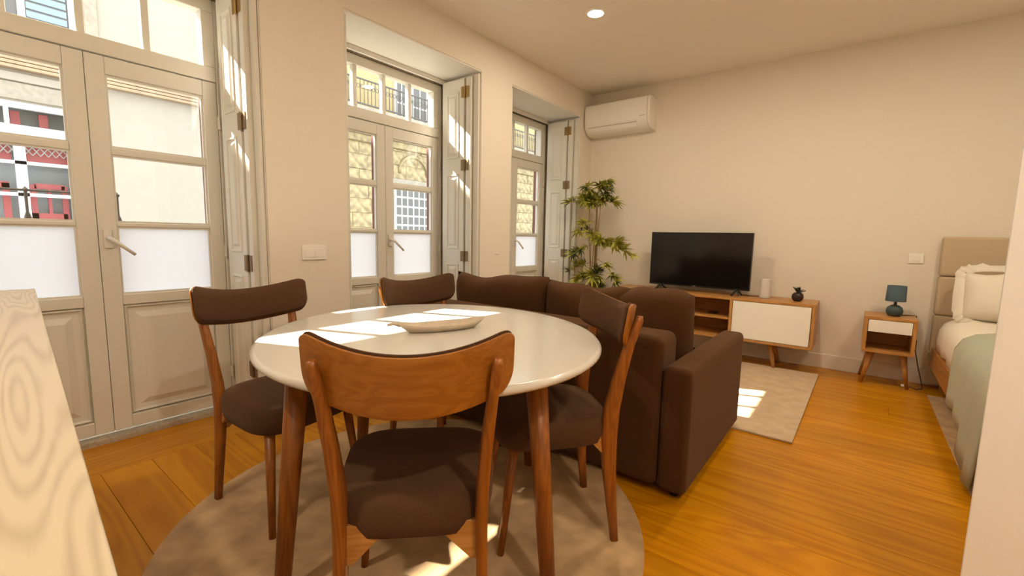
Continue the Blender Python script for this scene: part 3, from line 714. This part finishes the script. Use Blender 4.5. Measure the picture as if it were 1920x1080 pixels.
o = obj('shade', bm, 'shade', lp)
for p in o.data.polygons: p.use_smooth = True
bm = bmesh.new(); tube(bm, [(.30, 4.66, .558), (.35, 4.70, .558), (.392, 4.72, .555), (.396, 4.72, .45), (.40, 4.70, .33), (.405, 4.69, .30), (.43, 4.66, .17), (.462, 4.62, .04), (.465, 4.60, .008), (.43, 4.56, .006), (.40, 4.60, .006), (.36, 4.62, .006)], .0035, 6)
lc = tag(obj('lamp_cord', bm, 'cord', None, smooth=True), 'dark lamp cord hanging beside the nightstand to the floor', 'cord')
bm = bmesh.new(); bx(bm, -.008, .008, -.008, .008, -.035, .035); o = obj('inline_switch', bm, 'black', lc, bevel=.003, loc=(.403, 4.695, .335))
tag(box('plug_socket', 'acw', .34, .375, 4.58, 4.60, .006, .022, bevel=.003), 'small white plug lying on the floor by the bed', 'plug')

# ------------------------------------------------------------------ bed
bd = thing('bed', 'oak bed with white linen and a beige channelled headboard', 'bed', (1.3, 3.7, 0))
def bo(name, mat, x0, x1, y0, y1, z0, z1, r=.003, seg=2): return soft(name, mat, x0, x1, y0, y1, z0, z1, bd, r, seg)
bo('side_rail', 'bedwood', .50, .525, 2.68, 4.70, .175, .325); bo('side_rail', 'bedwood', 2.07, 2.095, 2.68, 4.70, .175, .325)
bo('foot_rail', 'oakx', .526, 2.069, 2.68, 2.705, .175, .325)
for x in (.56, 2.0):
    for yy in (2.75, 4.58): bo('leg', 'bedwood', x, x+.05, yy, yy+.05, 0 if yy > 4.5 else .01, .175)
for k in range(3): bo('headboard_panel', 'head', .492, 2.10, 4.715, 4.815, .275+k*.303, .275+(k+1)*.303-.002, .022, 4)
bo('headboard_panel', 'head', .492, 2.10, 4.715, 4.815, .02, .273, .022, 4)
# mattress with draped cover
bm = bmesh.new(); rings = []
for d, z in ((.0, .33), (-.006, .40), (.0, .48), (.02, .535), (.06, .565), (.14, .582), (.3, .588)):
    r = []
    x0, x1, y0, y1 = .515+d, 2.08-d, 2.71+d, 4.70-d*.5
    n = 24
    for k in range(n): r.append((x0+(x1-x0)*k/n, y0))
    for k in range(n): r.append((x1, y0+(y1-y0)*k/n))
    for k in range(n): r.append((x1-(x1-x0)*k/n, y1))
    for k in range(n): r.append((x0, y1-(y1-y0)*k/n))
    rr_ = []
    for k, (x, y) in enumerate(r):
        # rounded corners and soft folds near the hem
        fx = .010*math.sin(k*1.9)*max(0, (.5-z)/.17)
        cxr = .12; 
        dx = min(x-x0, x1-x); dy = min(y-y0, y1-y)
        if dx < cxr and dy < cxr:
            vx, vy = cxr-dx, cxr-dy; L = math.hypot(vx, vy)
            if L > cxr: 
                q = cxr/L; x += (vx-vx*q)*(1 if x < (x0+x1)/2 else -1); y += (vy-vy*q)*(1 if y < (y0+y1)/2 else -1)
        rr_.append((x-1.3-fx, y-3.7, z+.008*math.sin(k*.9)*(z < .4)))
    rings.append(rr_)
loft(bm, rings); obj('mattress', bm, 'linen', bd, smooth=True)
# pillow leaning on the headboard, with a scalloped flange
cushion('pillow', 'white pillow with frilled edge leaning on the headboard', .90, 4.50, .765, .62, .36, .20, -.32, 'linen', 'pillow')
bm = bmesh.new(); NP = 60
inner, outer = [], []
for k in range(NP):
    a = 2*PI*k/NP; ca, sa = math.cos(a), math.sin(a); e = .32
    x = math.copysign(abs(ca)**e, ca); z = math.copysign(abs(sa)**e, sa); wv = .012*math.sin(k*2.1)
    inner.append((x*.285, 0, z*.185)); outer.append((x*(.345+.004*math.sin(k*1.7)), wv, z*(.235+.006*math.sin(k*2.3))))
loft(bm, [[(x, y-.003, z) for x, y, z in inner], [(x, y-.002, z) for x, y, z in outer], [(x, y+.002, z) for x, y, z in outer], [(x, y+.003, z) for x, y, z in inner]], False)
pw = bpy.data.objects['pillow']; obj('flange', bm, 'linen', pw, smooth=True)
# sage throw draped over the side of the bed down to the rug
bm = bmesh.new(); path = []
for x, z in ((1.7, .600), (1.2, .600), (.85, .598), (.68, .592), (.60, .575), (.545, .545), (.512, .49), (.500, .41), (.492, .33), (.486, .26), (.480, .20)): path.append((x, z))
NYT = 30; g = []
for j in range(NYT+1):
    yy = 3.86-1.12*j/NYT; col = []
    v = j/NYT
    long_ = max(0, min(1, (v-.35)/.4))
    for i, (x, z) in enumerate(path):
        fold = .007*math.sin(j*.75)*max(0, (.56-z)/.3)
        zz = z-long_*.16*max(0, (.45-z)/.25); xx = x-fold-.012*long_*max(0, (.45-z)/.25)
        yo = -.26*max(0, (.6-z)/.4)*(1-v)
        col.append((xx, yy+yo, zz))
    g.append(col)
V = [[bm.verts.new(p) for p in c] for c in g]
for a, b in zip(V, V[1:]):
    for i in range(len(a)-1): bm.faces.new((a[i], a[i+1], b[i+1], b[i]))
th = obj('bed_throw', bm, 'sage', None, smooth=True); so_ = th.modifiers.new('th', 'SOLIDIFY'); so_.thickness = .008; so_.offset = 1
tag(th, 'pale sage-green throw hanging over the bed side', 'throw')

# ------------------------------------------------------------------ air conditioner
ac = thing('air_conditioner', 'white wall-mounted air conditioner in the far corner', 'air conditioner', (-2.21, YF, 2.27))
prof = [(0, .325), (-.19, .325), (-.205, .315), (-.212, .29), (-.212, .12), (-.200, .075), (-.165, .03), (-.12, .008), (-.02, .0), (0, .0)]
bm = bmesh.new(); extrude_profile(bm, prof, -.375, .345); obj('body', bm, 'acw', ac, bevel=.004)
bm = bmesh.new(); extrude_profile(bm, [(y*1.0, z) for y, z in prof], .346, .375); obj('side_cap', bm, 'acw', ac, bevel=.008)
bm = bmesh.new(); loft(bm, [[(x, -.2085, .098), (x, -.214, .094), (x, -.176, .034), (x, -.170, .038)] for x in (-.33, .235)]); obj('air_flap', bm, 'acw', ac, bevel=.002)
bm = bmesh.new(); loft(bm, [[(x, -.2045, .079), (x, -.2065, .078), (x, -.2045, .072), (x, -.2025, .073)] for x in (-.33, .235)]); obj('flap_groove', bm, 'acd', ac)
for x in (.275, .30, .318):
    bm = bmesh.new(); bx(bm, x-.006, x+.006, -.2135, -.2105, .125, .133); obj('indicator', bm, 'acd', ac)

# ------------------------------------------------------------------ switches
sw = thing('light_switch', 'double white switch plate between the first two windows', 'switch', (XW, 1.392, 1.0))
box('plate', 'acw', 0, .010, -.075, .075, -.042, .042, sw, bevel=.002)
for yy in (-.032, .032): box('rocker', 'acw', .0102, .0135, yy-.028, yy+.028, -.026, .026, sw, bevel=.001)
sw = thing('light_switch', 'square white switch plate above the bedside table', 'switch', (.355, YF, 1.008))
box('plate', 'acw', -.046, .046, -.010, 0, -.039, .039, sw, bevel=.002)
box('rocker', 'acw', -.022, .022, -.0135, -.0102, -.022, .022, sw, bevel=.001)
sw = thing('wall_plate', 'tiny flush slot plate between the middle and far windows', 'plate', (XW, 3.12, .96))
box('plate', 'acw', 0, .005, -.028, .028, -.008, .008, sw, bevel=.001); box('slot', 'acd', .0051, .006, -.018, .018, -.003, .001, sw)

# ------------------------------------------------------------------ recessed downlights (one in view; the unseen others are added to brighten the room)
def downlight(x, y, label, power):
    t = thing('downlight', label, 'lamp', (x, y, H), 0, 'recessed ceiling downlights')
    bm = bmesh.new(); lathe(bm, [(.058, -.002), (.058, -.008), (.068, -.007), (.072, 0), (.058, 0)], 36); obj('trim_ring', bm, 'acw', t)
    bm = bmesh.new(); lathe(bm, [(0, -.0045), (.057, -.0045), (.057, -.001), (0, -.001)], 36); obj('diffuser', bm, 'lampon', t)
    ld = bpy.data.lights.new('downlight', 'AREA'); ld.shape = 'DISK'; ld.size = .10; ld.energy = power; ld.color = (1, .86, .66); ld.spread = math.radians(180)
    l_ = bpy.data.objects.new('bulb', ld); C.objects.link(l_); l_.parent = t; l_.location = (0, 0, -.012)
PW = 30
downlight(-1.68, 3.10, 'lit round recessed lamp in the ceiling', PW*.30)
for x, y, lb, k in ((-.45, 3.1, 'added ceiling fill lamp above the beige rug, just out of view', .48), (.9, 3.1, 'added ceiling fill lamp above the bed, out of view', .38), (1.1, -1.2, 'added ceiling fill lamp behind the viewpoint', .3), (.95, .25, 'added ceiling fill lamp brightening the partition wall', .72), (-1.1, -.6, 'added ceiling fill lamp above the kitchen counter, out of view', .5)):
    downlight(x, y, lb, PW*k)

# ------------------------------------------------------------------ bamboo plant
pt = thing('bamboo_plant', 'tall artificial bamboo plant in the corner beside the far window', 'plant', (-2.33, 4.47, 0))
bm = bmesh.new(); lathe(bm, [(0, 0), (.10, 0), (.13, .24), (.135, .25), (.118, .25), (.112, .22), (0, .22)], 28); obj('pot', bm, 'black', pt, smooth=False)
rp = random.Random(21); stems = []
for k, (dx, dy, hgt) in enumerate(((-.04, -.02, 1.62), (.0, .03, 1.72), (.045, -.01, 1.55), (.02, -.05, 1.30), (-.02, .05, 1.45))):
    pts = [(dx*.6+dx*.8*z+.012*math.sin(z*5+k), dy*.6+dy*z, .2+z*(hgt-.2)) for z in (0, .2, .4, .6, .8, 1)]
    bm = bmesh.new(); tube(bm, pts, [.009, .009, .008, .007, .006, .003], 8); obj('stem', bm, 'stem', pt, smooth=True); stems.append(pts)
def leafmesh_(L, W, mat):
    """a sprig of four narrow leaves fanning from one node"""
    bm = bmesh.new(); prof = ((0, .12, 0), (.25, 1, .015), (.5, .85, .012), (.75, .5, -.01), (1, .02, -.05))
    for az, sc, tilt in ((0, 1, .1), (.5, .9, -.15), (-.55, .85, -.05), (.2, .8, .5), (-.3, .75, .35), (.95, .7, .1)):
        m_ = Matrix.Rotation(az, 3, 'Z') @ Matrix.Rotation(-tilt, 3, 'Y'); L_, R_, Cn = [], [], []
        for t_, w_, dz in prof:
            for lst, q, up_ in ((L_, -1, .004), (Cn, 0, 0), (R_, 1, .004)):
                lst.append(bm.verts.new(m_ @ Vector((t_*L*sc, q*w_*W/2*sc, dz*L*1.5+up_*w_))))
        for i in range(4):
            bm.faces.new((L_[i], Cn[i], Cn[i+1], L_[i+1])); bm.faces.new((Cn[i], R_[i], R_[i+1], Cn[i+1]))
    me = bpy.data.meshes.new('leaf'); bm.to_mesh(me); bm.free(); me.materials.append(M[mat]); return me
lms = [leafmesh_(.145, .026, 'leaf'), leafmesh_(.13, .025, 'leaf'), leafmesh_(.14, .023, 'leafd'), leafmesh_(.125, .022, 'leafd')]
NL = [0]
def add_leaf(p, az, el, sc=1, dk=.3):
    me = lms[rp.choice((2, 3)) if rp.random() < dk else rp.choice((0, 1))]
    o = bpy.data.objects.new('leaf_sprig', me); C.objects.link(o); o.parent = pt; o.location = p
    o.rotation_euler = (rp.uniform(-.7, .7), -el, az); o.scale = (sc, sc, sc); NL[0] += 1
def spray(p0, d, L, n, dk=.3, droop=.25, spread=1.0):
    """a twig with leaves from p0 along d"""
    p0 = Vector(p0); d = Vector(d).normalized(); az0 = math.atan2(d.y, d.x)
    pts = [p0+d*L*t+Vector((0, 0, -droop*L*t*t)) for t in (0, .33, .66, 1)]
    bm = bmesh.new(); tube(bm, pts, [.004, .003, .003, .002], 5); obj('twig', bm, 'stem', pt)
    for k in range(n):
        t = rp.uniform(.25, 1.0); p = p0+d*L*t+Vector((0, 0, -droop*L*t*t))
        add_leaf(p, az0+rp.uniform(-1.5, 1.5)*spread, rp.uniform(-.9, .5), rp.uniform(.8, 1.15), dk)
# crown, mid-height branches reaching right, left tuft, and low foliage
for k in range(9): spray((rp.uniform(-.05, .05), rp.uniform(-.05, .05), rp.uniform(1.42, 1.66)), (rp.uniform(-1, .9), rp.uniform(-1, .3), rp.uniform(.0, .8)), rp.uniform(.14, .24), 11, .3)
spray((-.02, 0, 1.50), (-1, -.5, .25), .34, 9, .3); spray((.02, 0, 1.55), (.9, -.2, .7), .26, 7, .4); spray((.02, 0, 1.5), (1, -.3, .25), .24, 7, .5)
spray((.02, 0, 1.06), (1, -.35, .35), .42, 16, .15, .35, .6); spray((.03, 0, 1.04), (1, -.15, .15), .46, 16, .15, .35, .6); spray((.0, 0, 1.08), (.6, -.6, .3), .25, 12, .05)
spray((.02, 0, .90), (.9, -.4, -.15), .36, 14, .4, .5, .7); spray((-.02, 0, 1.22), (-.8, -.4, .1), .16, 8, .3); spray((-.02, 0, 1.05), (-.9, -.4, -.3), .22, 13, .6)
spray((-.03, 0, .85), (-1, -.4, -.2), .25, 12, .3); spray((.02, 0, .82), (.6, -.8, -.3), .24, 12, .8); spray((0, 0, .72), (.4, -.9, .1), .22, 13, .15)
spray((0, 0, .70), (-.5, -.9, .05), .24, 13, .1); spray((0, 0, .66), (.8, -.6, -.2), .24, 12, .6); spray((0, 0, .60), (-.9, -.5, -.1), .25, 13, .2); spray((0, 0, .55), (.1, -1, .2), .22, 12, .2)

spray((.0, 0, 1.30), (-.5, -.8, .1), .16, 6, .2); spray((.0, 0, 1.18), (.2, -1, .1), .15, 6, .2)
